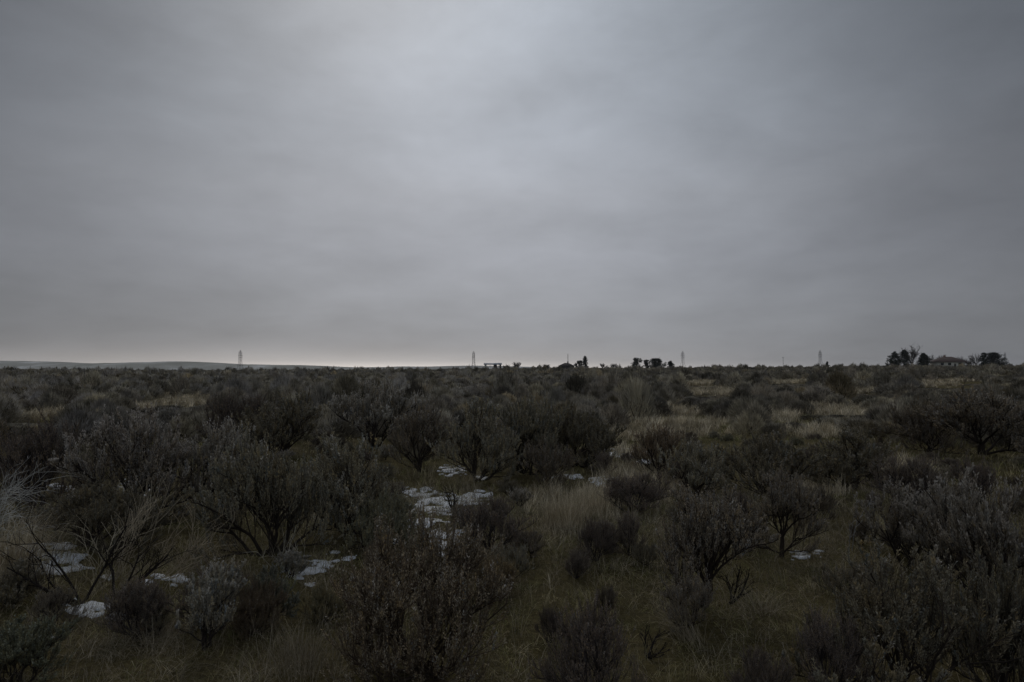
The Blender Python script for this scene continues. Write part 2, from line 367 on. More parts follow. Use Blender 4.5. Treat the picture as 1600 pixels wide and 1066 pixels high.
PROTO = {}; RS = random.Random(21)
def get_proto(look, seed):
    k = (look, seed)
    if k not in PROTO:
        W, Fo = bush(look, seed * 17 + 5)
        a = mesh('trunk', W[0], W[1], M_bark, W[2], smooth=True, link=False)
        b = mesh('foliage', Fo[0], Fo[1], M_leaf, Fo[2], link=False)
        PROTO[k] = (a, b, LOOKS[look]['H'], LOOKS[look]['A'])
    return PROTO[k]
def put_bush(look, seed, p, h, wd, rz, label, tint=(1, 1, 1), group='sagebrush covering the steppe', cat_='shrub', name='sagebrush', bare=False):
    a, b, H, A = get_proto(look, seed)
    s = wd / (2 * A * .98); r = empty(name, (p[0], p[1], p[2]), rz, (s * RS.uniform(.86, 1.16), s * RS.uniform(.86, 1.16), h / (H * .98))); r.rotation_euler[0] = RS.uniform(-.11, .11); r.rotation_euler[1] = RS.uniform(-.11, .11)
    tag(r, label, cat_, group)
    for src in ((a,) if bare else (a, b)):
        c = src.copy(); col.objects.link(c); c.parent = r
        if src is b: c.color = (*tint, 1)
    return r

# ------------------------------------------------------------------ snow patches
M_snow, n_, l_, b_ = newmat('old_snow')
b_.inputs['Base Color'].default_value = (.74, .77, .82, 1); b_.inputs['Roughness'].default_value = .7
b_.inputs['Subsurface Weight'].default_value = 0
t_ = n_.new('ShaderNodeTexNoise'); t_.inputs['Scale'].default_value = 14; t_.inputs['Detail'].default_value = 5
g_ = n_.new('ShaderNodeNewGeometry'); l_.new(g_.outputs['Position'], t_.inputs[0])
r_ = n_.new('ShaderNodeValToRGB'); r_.color_ramp.elements[0].position = .3; r_.color_ramp.elements[0].color = (.60, .60, .60, 1)
r_.color_ramp.elements[1].position = .55; r_.color_ramp.elements[1].color = (.78, .81, .86, 1)
l_.new(t_.outputs[0], r_.inputs[0]); l_.new(r_.outputs[0], b_.inputs['Base Color'])
bp_ = n_.new('ShaderNodeBump'); bp_.inputs['Strength'].default_value = .25; bp_.inputs['Distance'].default_value = .03
l_.new(t_.outputs[0], bp_.inputs['Height']); l_.new(bp_.outputs[0], b_.inputs['Normal'])
SNOW = [  # centre x, row, half width px, half height px, label
 (682, 796, 30, 17, 'largest broken snow patch, twigs poking through it, left of the pale straw clump'),
 (736, 780, 24, 8, 'long thin snow patch touching the right side of the largest central one'),
 (718, 800, 12, 5, 'snow crumb at the lower right of the largest central patch'),
 (662, 818, 14, 5, 'snow crumb between the largest central patch and the thin left one'),
 (704, 850, 24, 15, 'snow patch just in front of the largest central one, streaked with grass'),
 (682, 838, 12, 7, 'snow lump touching the left side of the grass-streaked central patch'),
 (625, 846, 10, 6, 'snow bit showing behind the top of the broad bottom-centre bush'),
 (655, 772, 18, 8, 'small snow patch touching the upper left of the largest central one'),
 (498, 884, 44, 16, 'long clean slanting snow patch under the big round sagebrush'),
 (607, 812, 26, 9, 'thin snow patch left of the largest central one, half under a bush'),
 (146, 953, 44, 11, 'flat bright snow patch near the lower left corner'),
 (60, 992, 20, 5, 'small snow strip lowest in the left corner'),
 (70, 874, 52, 18, 'wide snow patch at the left edge crossed by dark dead branches'),
 (262, 906, 26, 7, 'snow patch just left of the leafy silver sagebrush'),
 (228, 910, 10, 4, 'tiny snow crumb beside the snow left of the silver sagebrush'),
 (92, 762, 18, 5, 'small snow patch under left brush, right of the arching frosted grass'),
 (215, 764, 22, 10, 'snow glimpsed between the stems of the tall left sagebrush'),
 (45, 714, 18, 6, 'farthest snow patch on the left, under a leaning dark bush'),
 (168, 903, 8, 4, 'little snow lump by the pale dry weed stalks'),
 (1263, 868, 20, 6, 'lone white snow patch right of the thin dark trunk'),
 (978, 708, 26, 6, 'distant snow patch among dark bushes right of the centre'),
 (945, 752, 18, 7, 'snow clumps on grass right behind the tall pale straw clump'),
 (880, 748, 22, 5, 'narrow snow strip behind the tall pale straw clump'),
 (706, 736, 16, 6, 'small snow strip uphill of the largest central patch'),
 (752, 748, 9, 4, 'snow crumb at the foot of the dark brush behind the central patches'),
 (1062, 806, 14, 5, 'faint snow dusting on grass left of the single-trunk sagebrush crown'),
 (1010, 722, 12, 4, 'snow crumb just right of the distant patch among dark bushes'),
 (484, 914, 8, 3, 'tiny snow bit in front of the long slanting snow patch'),
]
snow_world = []
for i, (sx, sy, hw, hh, lab) in enumerate(SNOW):
    c = G(sx, sy); d = c[1]; rx = hw * d / F * 1.15; a = G(sx, sy - hh); b = G(sx, sy + hh); ry = max((a[1] - b[1]) / 2, .06) * 1.15
    n = 64; u = np.linspace(-1.25, 1.25, n); U, W_ = np.meshgrid(u, u)
    x = c[0] + U * rx + W_ * ry * (c[0] / d); y = c[1] + W_ * ry
    sc_ = 1 / max(min(rx, .5), .12)
    sl = .9 if sx == 498 else 0.; W0_ = W_ - sl * U
    mk = .62 * (1 - (U ** 2 + W0_ ** 2 * (2.2 if sl else 1))) + (4.2 if hw > 12 else 2.0) * fbm(x * sc_ * 2.4 + i * 9, y * sc_ * 2.1, 30 + i, 4) + 1.2 * fbm(x * 7, y * 7, 44, 3) - .14
    h = .018 * min(1, rx / .25) * np.sqrt(np.clip(mk, 0, 1)) + .008 * fbm(x * 7, y * 7, 5) - .012
    V = np.stack([x - c[0], y - c[1], ground(x, y) + h + .02 - c[2]], -1); V[..., 2] = np.where(mk > 0.02, V[..., 2], V[..., 2] - .06)
    ii = np.arange(n - 1)[:, None] * n; jj = np.arange(n - 1)[None]
    T = np.stack([ii + jj, ii + jj + 1, ii + n + jj + 1, ii + n + jj], -1).reshape(-1, 4)
    ok = (mk.ravel()[T] > -.02).any(1)
    T = T[ok]; used = np.unique(T); re = np.zeros(n * n, int); re[used] = np.arange(len(used))
    o = mesh('snow_patch', V.reshape(-1, 3)[used], re[T], M_snow, smooth=True, loc=tuple(c)); tag(o, lab, 'snow patch', 'snow patches left between the bushes')
    snow_world.append((c, rx, ry))

# ------------------------------------------------------------------ clearings (photo px): x, row, half w, half h, kind
CLEAR = [
 (900, 800, 62, 42, 'straw'), (1060, 662, 92, 20, 'straw'), (1000, 690, 40, 22, 'straw'), (1108, 614, 45, 5, 'straw'), (1310, 640, 52, 10, 'straw'),
 (1285, 678, 52, 8, 'straw'), (1235, 652, 34, 8, 'straw'), (285, 626, 48, 8, 'straw'), (215, 640, 20, 6, 'straw'), (60, 652, 46, 10, 'straw'), (1490, 597, 50, 3, 'straw'),
 (1480, 603, 40, 3, 'straw'), (1095, 600, 30, 2.5, 'straw'), (1555, 745, 60, 30, 'olive'), (1340, 825, 75, 45, 'olive'), (1290, 780, 40, 20, 'straw'), (700, 742, 60, 28, 'olive'),
 (1000, 760, 60, 30, 'straw'), (950, 870, 190, 70, 'olive'), (690, 810, 95, 60, 'olive'), (1100, 1000, 260, 90, 'olive'), (280, 1010, 190, 60, 'straw'), (520, 900, 70, 30, 'olive'), (200, 930, 240, 70, 'olive'),
 (1190, 740, 30, 10, 'straw'), (1060, 640, 20, 8, 'straw'), (80, 885, 110, 30, 'olive'), (1300, 900, 90, 40, 'olive'), (560, 1040, 80, 30, 'straw'),
 (1420, 740, 40, 14, 'straw'), (1232, 597, 30, 2, 'straw'), (1350, 612, 30, 3, 'straw')]
clear_world = []
for (x, y, hw, hh, k) in CLEAR:
    c = G(x, y); a = G(x, max(y - hh, 585)); b = G(x, y + hh)
    clear_world.append((c[0], (a[1] + b[1]) / 2, hw * c[1] / F, (a[1] - b[1]) / 2, k))
def in_clear(x, y, m=1.0):
    for (cx, cy, rx, ry, k) in clear_world:
        sx = cx + (y - cy) * cx / cy
        if ((x - sx) / (rx * m)) ** 2 + ((y - cy) / (ry * m)) ** 2 < 1: return k
    return None

# ------------------------------------------------------------------ hand-placed bushes: look, seed, x, base row, top row, width px, tint, label
PU = (.88, .85, .85); OL = (1.05, 1.0, .80); GY = (1, 1, 1); RD = (1.0, .90, .80); DK = (.72, .70, .68); GN = (.98, 1.02, .93)
HERO = [
 ('tree', 1, 1096, 948, 776, 190, GY, 'tree-like sagebrush on one upright dark trunk in the open grass right of centre'),
 ('reddish', 1, 655, 1052, 818, 340, GY, 'broad reddish-olive bush fanning from the bottom edge just left of centre'),
 ('twiggy', 1, 930, 1085, 942, 170, PU, 'grey purplish bare bush cut by the bottom edge right of centre'),
 ('silver', 1, 322, 1015, 878, 115, GY, 'small upright sagebrush with thick silvery leaves in the lower left grass'),
 ('silver', 2, 418, 968, 884, 84, (.62, .66, .62), 'low round green-grey sagebrush right beside the silvery upright one'),
 ('dense', 1, 425, 868, 690, 190, GY, 'big round grey sagebrush above the long slanting snow patch'),
 ('leafy', 1, 545, 838, 684, 190, GY, 'wide leafy sagebrush between the big round one and the central snow'),
 ('dense', 2, 590, 858, 770, 120, GN, 'lower leafy sagebrush hanging over the thin snow left of the central patch'),
 ('frosted', 1, 205, 812, 648, 190, PU, 'tall many-stemmed sagebrush on the left with snow between its stems'),
 ('frosted', 2, 330, 800, 652, 150, GY, 'tall sagebrush with white frosted tips left of the big round one'),
 ('twiggy', 2, 60, 800, 660, 150, DK, 'dark twiggy bush at the left edge behind the arching frosted grass'),
 ('dense', 1, 150, 862, 760, 190, DK, 'dark low thicket on the left between wide snow patch and tall bushes'),
 ('frosted', 2, 585, 700, 590, 125, GY, 'tall fan-shaped sagebrush with whitish tips standing above its neighbours left of centre'),
 ('leafy', 2, 440, 712, 608, 130, DK, 'tall dusky sagebrush left of the white-tipped fan-shaped one'),
 ('twiggy', 1, 375, 705, 618, 120, DK, 'dusky twiggy bush below the leftmost pylon and right of the yellow tuft'),
 ('trunked', 2, 655, 738, 638, 130, GY, 'dark sagebrush with leaning trunk above the central snow'),
 ('frosted', 1, 655, 690, 618, 80, GY, 'small white-tipped bush at the right shoulder of the fan-shaped one'),
 ('leafy', 3, 745, 752, 640, 130, GY, 'tall grey sagebrush with dark trunk right behind the central snow strips'),
 ('dense', 3, 825, 742, 628, 150, GY, 'dense rounded grey sagebrush in the middle of the frame'),
 ('dense', 1, 900, 730, 640, 130, DK, 'dark rounded sagebrush right of the dense one in the middle'),
 ('trunked', 1, 850, 762, 690, 95, DK, 'small dark gnarled bush right behind the pale straw clump'),
 ('twiggy', 2, 765, 862, 778, 110, PU, 'fine purple-grey twiggy bush right of the central snow patches'),
 ('twiggy', 1, 990, 800, 742, 105, PU, 'low purple-grey bush right of the pale straw clump'),
 ('trunked', 2, 1030, 748, 668, 90, RD, 'gnarled brownish bare bush beside the distant snow patch'),
 ('leafy', 1, 1085, 776, 692, 110, GY, 'leaning grey sagebrush right of the gnarled brownish bush'),
 ('leafy', 2, 1195, 770, 672, 155, DK, 'wide dark sagebrush above the thin-trunked one, right of centre'),
 ('tree', 2, 1222, 872, 752, 125, GY, 'sagebrush on a thin dark trunk beside the lone snow patch'),
 ('twiggy', 2, 1160, 850, 770, 80, GY, 'fine-twigged bush just left of the thin-trunked one'),
 ('trunked', 2, 1535, 712, 612, 190, GY, 'large spreading sagebrush with thick bare trunks at the right'),
 ('trunked', 1, 1450, 706, 628, 130, DK, 'dark gnarled sagebrush left of the large spreading one at the right'),
 ('leafy', 3, 1330, 765, 682, 150, DK, 'broad dark grey sagebrush in the middle distance right of centre'),
 ('twiggy', 1, 1420, 792, 714, 110, GY, 'twiggy grey bush below the dark gnarled one on the right'),
 ('twiggy', 2, 1530, 790, 718, 80, PU, 'small upright twiggy bush in olive grass at the right'),
 ('frosted', 1, 1420, 892, 762, 150, DK, 'mid-sized bush with frosted shoots left of the tall one at the right edge'),
 ('frosted', 2, 1555, 985, 738, 210, DK, 'tall loose bush with frosted curling shoots at the right edge'),
 ('leafy', 1, 1400, 1075, 862, 280, DK, 'very large leafy sagebrush filling the lower right'),
 ('dense', 2, 1560, 1090, 880, 220, DK, 'dark dense sagebrush in the bottom right corner'),
 ('twiggy', 1, 1290, 1080, 960, 120, PU, 'low twiggy bush at the bottom edge right of the grassy opening'),
 ('dense', 3, 40, 1080, 975, 200, (.7, .78, .72), 'low dark green-grey bush in the bottom left corner'),
 ('twiggy', 2, 900, 905, 856, 52, GY, 'small sparse dark bush in grass in front of the straw clump'),
 ('trunked', 2, 945, 862, 812, 62, GY, 'small dark open-branched bush just below the straw clump'),
 ('twiggy', 1, 985, 868, 800, 50, GY, 'slim upright twiggy bush left of the tree-like one'),
 ('reddish', 2, 600, 905, 838, 90, GY, 'small reddish bush behind the broad reddish-olive one'),
 ('reddish', 1, 760, 930, 858, 110, OL, 'olive bush leaning on the right side of the broad reddish one'),
 ('dense', 2, 505, 972, 912, 80, OL, 'low olive bush below the long slanting snow patch'),
 ('silver', 1, 452, 905, 862, 60, (.9, .9, .9), 'very small sagebrush between the round one and the slanting snow'),
 ('twiggy', 2, 1180, 1092, 1010, 110, DK, 'small dark twiggy clump at the bottom edge among the pale grass'),
 ('leafy', 2, 1340, 950, 870, 110, PU, 'low dusky bush at the upper left of the very large leafy one'),
 ('dense', 3, 1480, 905, 820, 120, DK, 'dark dense bush between the frosted-shoot bushes at the right'),
 ('leafy', 3, 20, 945, 880, 110, DK, 'dark low bush at the left edge just below the wide snow patch'),
]
hero_world = []; LAND = []
rnd = random.Random(4)
for (lk, sd_, x, yb, yt, wp, tn, lab) in HERO:
    if yb > 1066:
        p = G(x, 1060); d = EYE * F / (yb - ROW0); p = np.array([(x - 800) / F * d, d, float(ground((x - 800) / F * d, d))])
    else: p = G(x, yb)
    d = p[1]; h = max((EYE + (ROW0 - yt) / F * d) - p[2], .3); wd = wp * d / F
    put_bush(lk, sd_, p, h, wd, rnd.random() * 6.28, lab, tn)
    hero_world.append((p[0], p[1], wd / 2)); 

# ------------------------------------------------------------------ filler bushes
LANDM = [(375, 577, 'the leftmost pylon'), (740, 574, 'the second-left pylon'), (770, 577, 'the open shed'), (885, 575, 'the low dark-roofed house'),
 (1018, 574, 'the dark round trees'), (1067, 574, 'the middle pylon'), (1282, 573, 'the fourth pylon'), (1480, 572, 'the hip-roofed farmhouse'), (1410, 571, 'the dark evergreen clump'),
 (1548, 570, 'the rightmost evergreens'), (1060, 662, 'the wide pale grass clearing'), (900, 790, 'the pale straw clump'), (690, 790, 'the largest snow patch'), (978, 708, 'the distant central snow patch'),
 (285, 622, 'the yellow grass tuft'), (585, 640, 'the white-tipped fan-shaped bush'), (1530, 660, 'the large spreading bush'), (1310, 638, 'the right-hand straw clearing'), (45, 714, 'the farthest left snow patch'),
 (825, 685, 'the dense middle bush'), (1340, 825, 'the olive grass opening'), (130, 577, 'the dip between the hills'), (560, 576, 'the low end of the hills'), (1225, 572, 'the lone wooden pole')]
ORD = ['', 'second', 'third', 'fourth', 'fifth', 'sixth', 'seventh', 'eighth', 'ninth', 'tenth', 'eleventh', 'twelfth', 'thirteenth', 'fourteenth', 'fifteenth', 'sixteenth', 'seventeenth', 'eighteenth', 'nineteenth', 'twentieth']
cand = []; rnd = random.Random(11); grid = {}
def far_ok(x, y, s):
    gx, gy = int(x // 2), int(y // 2)
    for i in range(gx - 1, gx + 2):
        for j in range(gy - 1, gy + 2):
            for (a, b, c) in grid.get((i, j), ()):
                if math.hypot(a - x, b - y) < (c + s) * (.33 if y < 34 and x < y * .08 else .38 if y < 34 else .5): return False
    grid.setdefault((gx, gy), []).append((x, y, s)); return True
for (a, b, c) in hero_world: grid.setdefault((int(a // 2), int(b // 2)), []).append((a, b, c * 1.7))
fill = []
small = []
for (x_, y_, hw_, hh_, n_s) in ((950, 870, 190, 60, 7), (1100, 1000, 250, 70, 3), (690, 830, 90, 40, 2), (200, 930, 200, 60, 6), (1330, 830, 70, 40, 4), (1010, 770, 80, 30, 6), (300, 1010, 150, 40, 4)):
    for _ in range(n_s):
        p = G(x_ + (rnd.random() * 2 - 1) * hw_, y_ + (rnd.random() * 2 - 1) * hh_); s_ = .28 + .35 * rnd.random()
        if any(math.hypot(p[0] - a, p[1] - b) < c * 1.15 for a, b, c in hero_world): continue
        if any(abs(p[0] - c[0]) < rx and abs(p[1] - c[1]) < ry + .1 for c, rx, ry in snow_world): continue
        small.append((p[0], p[1], s_)); grid.setdefault((int(p[0] // 2), int(p[1] // 2)), []).append((p[0], p[1], s_))
TAN = math.tan(math.radians(40))
tries = 0
near_max = 29.0
pts = []
while tries < 80000:
    tries += 1
    y = math.sqrt(rnd.random()) * 165; x = (rnd.random() * 2 - 1) * (y * TAN + 1)
    r = math.hypot(x, y)
    if r < 11.5 or (y < 3): continue
    if in_clear(x, y, .92) and not (y > 14 and rnd.random() < .12): continue
    if any(abs(x - c[0]) < rx + .3 and abs(y - c[1]) < ry + .4 for c, rx, ry in snow_world): continue
    big = .5 + .5 * float(vnoise(x / 9, y / 9, 50))
    s = (.75 + .75 * rnd.random()) * (1.0 if r < 40 else 1.45)
    if not far_ok(x, y, s): continue
    pts.append((x, y, s * (1.2 if r < 40 else 1.12)))
pts.sort(key=lambda p: math.hypot(p[0], p[1]))
NIND = 300 - len(HERO) - len(small)
wts = [('leafy', 4), ('leafy', 5), ('twiggy', 3), ('twiggy', 4), ('dense', 4), ('trunked', 3), ('frosted', 3), ('leafy', 1), ('leafy', 2), ('leafy', 3), ('dense', 1), ('dense', 2), ('dense', 3), ('twiggy', 1), ('twiggy', 2), ('trunked', 1), ('trunked', 2), ('frosted', 1), ('frosted', 2)]
LOOKW = {'leafy': 'leafy grey-green', 'dense': 'dense rounded grey', 'twiggy': 'bare twiggy', 'trunked': 'dark-stemmed', 'frosted': 'frosty-tipped', 'reddish': 'brownish', 'silver': 'silvery'}
recs = []
def cap(x, y, z, h):
    px, _ = to_px(x, y, z)
    for (cx, row, hw, hh, k) in CLEAR:
        if k == 'straw' and row < 700:
            g = CLD[(cx, row)]
            if y < g and abs(px - cx) < hw * 1.1:
                hmax = EYE - (row + hh * .6 - ROW0) / F * y - z
                h = min(h, hmax)
    return h
CLD = {(c[0], c[1]): w_[1] for c, w_ in zip(CLEAR, clear_world)}
for (x, y, wd) in small + pts[:NIND]:
    lk, sd_ = rnd.choice(wts if x < 6 else [q_ for q_ in wts if q_[0] != 'frosted'])
    if wd < .7: lk, sd_ = rnd.choice([('twiggy', 1), ('twiggy', 2), ('trunked', 2), ('reddish', 1), ('leafy', 2)]); z = float(ground(x, y)); h = wd * (.78 + .32 * rnd.random())
    if math.hypot(x, y) < 16: h *= .85
    h = cap(x, y, z, h); h = max(h, .3)
    wd = min(wd, h * 1.7)
    tn = rnd.choice([GY, DK, PU, GN, GY, DK]); px, py = to_px(x, y, z + h * .6)
    hp = h * F / y; size = 'little' if wd < .7 else 'small' if hp < 48 else 'mid-sized' if hp < 75 else 'large'
    best = min(LANDM, key=lambda q: math.hypot(q[0] - px, (q[1] - py) * 1.3)); dx, dy = px - best[0], py - best[1]
    v = 'below' if dy > 0 else 'above'; hz = 'right' if dx > 0 else 'left'
    if abs(dx) < .45 * abs(dy): pos = 'straight ' + v
    elif abs(dy) < .45 * abs(dx): pos = hz + ' of'
    else: pos = f'{v} and {hz} of'
    tw = {GY: '', DK: 'dark ', PU: 'drab ', GN: 'greenish '}[tn]
    bare = rnd.random() < .06 and y > 9
    recs.append(((size, 'leafless dead' if bare else tw + LOOKW[lk], pos, best[2]), math.hypot(dx, dy), lk, sd_, (x, y, z), h, wd, tn, bare))
cnt = {}
for r in sorted(recs, key=lambda r: r[1]):
    k = r[0]; cnt[k] = cnt.get(k, 0) + 1; o = ORD[cnt[k] - 1]
    lab = f'{k[0]} {k[1]} sagebrush {k[2]} {k[3]}' + (f', {o} nearest' if o else '')
    put_bush(r[2], r[3], r[4], r[5], r[6], rnd.random() * 6.28, lab, r[7], bare=r[8])
print('individual filler', len(recs), 'radius', math.hypot(*pts[NIND][:2]), 'rest', len(pts) - NIND)

# rest of the brush as one mass ----------------------------------------
def lod_bush(seed, nt_, lobes, ll, lw, H=1.0, A=.62, frost=.1, up=.6, rag=0.0):
    rng = np.random.default_rng(seed)
    Lc = unit(rng.normal(0, 1, (lobes, 3)) * [1, 1, .8] + [0, 0, .45]); La = .10 + .16 * rng.random(lobes)
    d = unit(rng.normal(0, 1, (nt_, 3))); d[:, 2] = np.abs(d[:, 2]) - .12
    dots = d @ Lc.T; k = dots.argmax(1); bump = np.exp(-(1 - dots.max(1)) / .06)
    rad = (.80 + La[k] * bump) * (1 - .28 * rng.random(nt_) ** 2)
    rad = rad + rag * (rng.random(nt_) ** 4)
    P = d * rad[:, None] * np.array([A, A, H * .82]) + [0, 0, .06]
    D = unit(d * [1, 1, .7] * (1 if up < 1 else .6) + [0, 0, up] + rng.normal(0, .3, P.shape)); S = unit(np.cross(D, rng.normal(0, 1, D.shape)))
    ln = (ll * (.6 + .8 * rng.random(nt_)))[:, None]; w_ = (lw * (.6 + .8 * rng.random(nt_)))[:, None]
    V = np.stack([P - S * w_ * .5, P + S * w_ * .5, P + D * ln], 1).reshape(-1, 3); V[:, 2] = np.maximum(V[:, 2], .02)
    lb = .5 + 1.0 * rng.random(lobes); b = lb[k] * (.7 + .6 * rng.random(nt_))
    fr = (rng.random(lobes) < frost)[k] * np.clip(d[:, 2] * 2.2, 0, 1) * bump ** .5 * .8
    T = np.arange(len(V)).reshape(-1, 3)
    ns = 6; an = rng.random(ns) * 6.28; ti = rng.random(ns) * 1.0 + .1
    Dm = np.stack([np.cos(an) * np.sin(ti), np.sin(an) * np.sin(ti), np.cos(ti)], 1)
    Pm, _ = grow(rng, np.zeros((ns, 3)) + [0, 0, -.1], Dm, np.full(ns, .8 * H), 4, .15, .05); Vm, Tm = tube(Pm, np.linspace(.022, .008, 4)[None] * np.ones((ns, 1)), 3)
    return V, T, np.repeat(np.stack([b, b, b], 1), 3, 0), np.repeat(fr, 3), Vm, Tm
LM = [lod_bush(100 + i, 2300, 30, .15, .021, up=.85, rag=.18, frost=(.1, .3, .6, .9)[i % 4]) for i in range(8)]
LF = [lod_bush(200 + i, 850, 20, .15, .034, up=.7, rag=.14, frost=(.1, .3, .6, .9)[i % 4]) for i in range(8)]
LX = [lod_bush(300 + i, 300, 12, .19, .070, up=.7, rag=.2, frost=(.2, .5, .9)[i % 3]) for i in range(6)]
Vl, Tl, Cl, off = [], [], [], 0
rng = np.random.default_rng(9)
extra = []
for _ in range(1500):                      # a thinner belt beyond the crest
    y = 165 + 130 * rng.random(); x = (rng.random() * 2 - 1) * y * TAN; extra.append((x, y, 1.5 + .9 * rng.random()))
BASEC = 1.2 * np.array([1.0, .95, .86]) * np.array([[.21, .20, .165], [.17, .16, .135], [.195, .18, .155], [.23, .215, .17], [.24, .21, .15]])
for (x, y, wd) in pts[NIND:] + extra:
    r = math.hypot(x, y); lod = LM if r < 52 else (LF if r < 105 else LX); V, T, b, fr, Vm, Tm = lod[rng.integers(len(lod))]
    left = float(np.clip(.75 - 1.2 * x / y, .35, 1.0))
    a = rng.random() * 6.28; ca, sa = math.cos(a), math.sin(a); s = wd / 1.3; hs = min(wd, 1.9) * (.58 + .36 * rng.random()) * (1.5 if rng.random() < .14 else 1)
    z = float(ground(x, y)); hs = cap(x, y, z, hs)
    if hs < .25: continue
    def tr(V): return np.stack([(V[:, 0] * ca - V[:, 1] * sa) * s + x, (V[:, 0] * sa + V[:, 1] * ca) * s + y, V[:, 2] * hs + z], 1)
    bc = BASEC[rng.choice(5, p=[.3, .28, .2, .14, .08])] * (.5 + 1.0 * rng.random() ** 1.2)
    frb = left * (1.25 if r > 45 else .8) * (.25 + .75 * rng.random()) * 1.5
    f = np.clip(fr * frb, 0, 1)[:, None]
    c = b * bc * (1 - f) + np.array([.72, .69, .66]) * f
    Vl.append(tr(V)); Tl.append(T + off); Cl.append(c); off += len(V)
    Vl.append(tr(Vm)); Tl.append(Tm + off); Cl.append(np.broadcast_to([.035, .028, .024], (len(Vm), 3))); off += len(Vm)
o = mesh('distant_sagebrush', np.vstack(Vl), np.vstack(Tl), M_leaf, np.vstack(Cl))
tag(o, 'continuous belt of distant sagebrush running back to the skyline', 'brush', kind='stuff')
print('mass tris', sum(len(t) for t in Tl))

# ------------------------------------------------------------------ grass
def blades(rng, B, ln, wid, az, lean, curve, C0, tipf=1.15):
    """B base points (n,3): blades rise, lean by 'lean' towards az and droop by 'curve'"""
    n = len(B); h = np.stack([np.cos(az), np.sin(az), np.zeros(n)], 1); s = np.stack([-np.sin(az + rng.normal(0, .8, n)), np.cos(az), np.zeros(n)], 1); s = unit(s)
    K = 4; pts_ = [B]; ang = lean.copy(); p = B
    for k in range(K):
        st = (ln / K)[:, None]; p = p + (h * np.sin(ang)[:, None] + np.array([0, 0, 1.]) * np.cos(ang)[:, None]) * st; ang = ang + curve / K * (1 + .5 * k); pts_.append(p)
    w = [1, .9, .7, .4]; V = []
    for k in range(K): V += [pts_[k] - s * (wid * w[k] / 2)[:, None], pts_[k] + s * (wid * w[k] / 2)[:, None]]
    V.append(pts_[K]); V = np.stack(V, 1); m = V.shape[1]; V = V.reshape(-1, 3); b = (np.arange(n) * m)[:, None]
    T = []
    for k in range(K - 1): T += [b + [2 * k, 2 * k + 1, 2 * k + 3], b + [2 * k, 2 * k + 3, 2 * k + 2]]
    T.append(b + [2 * K - 2, 2 * K - 1, 2 * K]); T = np.vstack(T)
    return V, T, np.repeat(C0, m, 0)
GCOL = 1.85 * np.array([[.150, .130, .062], [.105, .098, .040], [.085, .085, .034], [.22, .19, .115], [.070, .056, .032]])
STRAW = np.array([[.58, .50, .36], [.48, .41, .28], [.64, .56, .42], [.34, .28, .18]])
rng = np.random.default_rng(77)
gparts = []
def scatter_tufts(P, nb, L0, W0, spread, lean0, curve0, cols, lodw=True):
    n = len(P); idx = np.repeat(np.arange(n), nb); m = len(idx)
    r = np.hypot(P[:, 0], P[:, 1])[idx]
    off_ = rng.normal(0, spread, (m, 2)); x = P[idx, 0] + off_[:, 0]; y = P[idx, 1] + off_[:, 1]
    B = np.stack([x, y, ground(x, y) - .01], 1)
    ts = (.6 + .8 * rng.random(n))[idx]; az0 = (rng.random(n) * 6.28)[idx]; az = np.arctan2(off_[:, 1], off_[:, 0]) * .6 + rng.normal(0, .9, m) + az0 * .4
    ln = L0 * ts * (.5 + .9 * rng.random(m)); wid = W0 * (.7 + .6 * rng.random(m)) * np.clip(r / 9, .6, 14)
    c = cols[rng.integers(0, len(cols), n)][idx] * (.5 + .95 * rng.random(n))[idx][:, None] * (.65 + .7 * rng.random(m))[:, None]
    return blades(rng, B, ln, wid, az, np.abs(rng.normal(lean0, .25, m)), np.abs(rng.normal(curve0, .4, m)), c)
def wedge(n, r0, r1):
    y = np.sqrt(rng.random(n) * (r1 ** 2 - r0 ** 2) + r0 ** 2); x = (rng.random(n) * 2 - 1) * (y * TAN * 1.02 + .4); return np.stack([x, y], 1)
# matted short grass, everywhere near
P = wedge(15000, 3.6, 14); k = fbm(P[:, 0] / .8, P[:, 1] / .8, 61) > -.04; gparts.append(scatter_tufts(P[k], 11, .13, .0042, .05, 1.0, .7, GCOL))
P = wedge(9000, 14, 32); gparts.append(scatter_tufts(P, 9, .17, .0045, .08, .7, .7, GCOL))
P = wedge(4500, 3.6, 14); gparts.append(scatter_tufts(P, 7, .28, .0030, .04, .55, .9, STRAW * .42))
P = wedge(5000, 10, 60); gparts.append(scatter_tufts(P, 16, .28, .0036, .08, .35, .6, STRAW * .38))
# pale grass in the clearings
for (cx, cy, rx, ry, k) in clear_world:
    area = math.pi * rx * ry; dens = 26 if cy < 15 else (16 if cy < 30 else 14)
    n = int(min(area * dens, 1900)); a = rng.random(n) * 6.28; q = np.sqrt(rng.random(n)) * (1.0 + .5 * rng.random(n) ** 2)
    yy = cy + np.sin(a) * q * ry; xx = cx + np.cos(a) * q * rx + (yy - cy) * cx / cy
    P = np.stack([xx, yy], 1); P = P[P[:, 1] > 3.5]; P = P[fbm(P[:, 0] / (.8 + cy * .05), P[:, 1] / (.8 + cy * .05), 81) > -.10]
    if k == 'straw': gparts.append(scatter_tufts(P, 26 if cy > 8 else 34, .36 if cy > 18 else .32 if cy > 8 else .20, .0036, .07, .28 if cy > 8 else .8, .65 if cy > 8 else .9, STRAW if cy > 8 else STRAW * .62))
    else: gparts.append(scatter_tufts(P[: len(P) // 2], 14, .22, .0036, .06, .5, .9, np.vstack([GCOL, STRAW[:2] * .7])))
for (c, rx, ry) in snow_world:
    n = int(min(60 * rx * ry * 3, 120)) + 2; P = np.stack([c[0] + rng.normal(0, rx * .7, n), c[1] + rng.normal(0, ry * .7, n)], 1)
    gparts.append(scatter_tufts(P, 7, .16, .0036, .05, .7, .7, np.vstack([GCOL, STRAW * .6])))
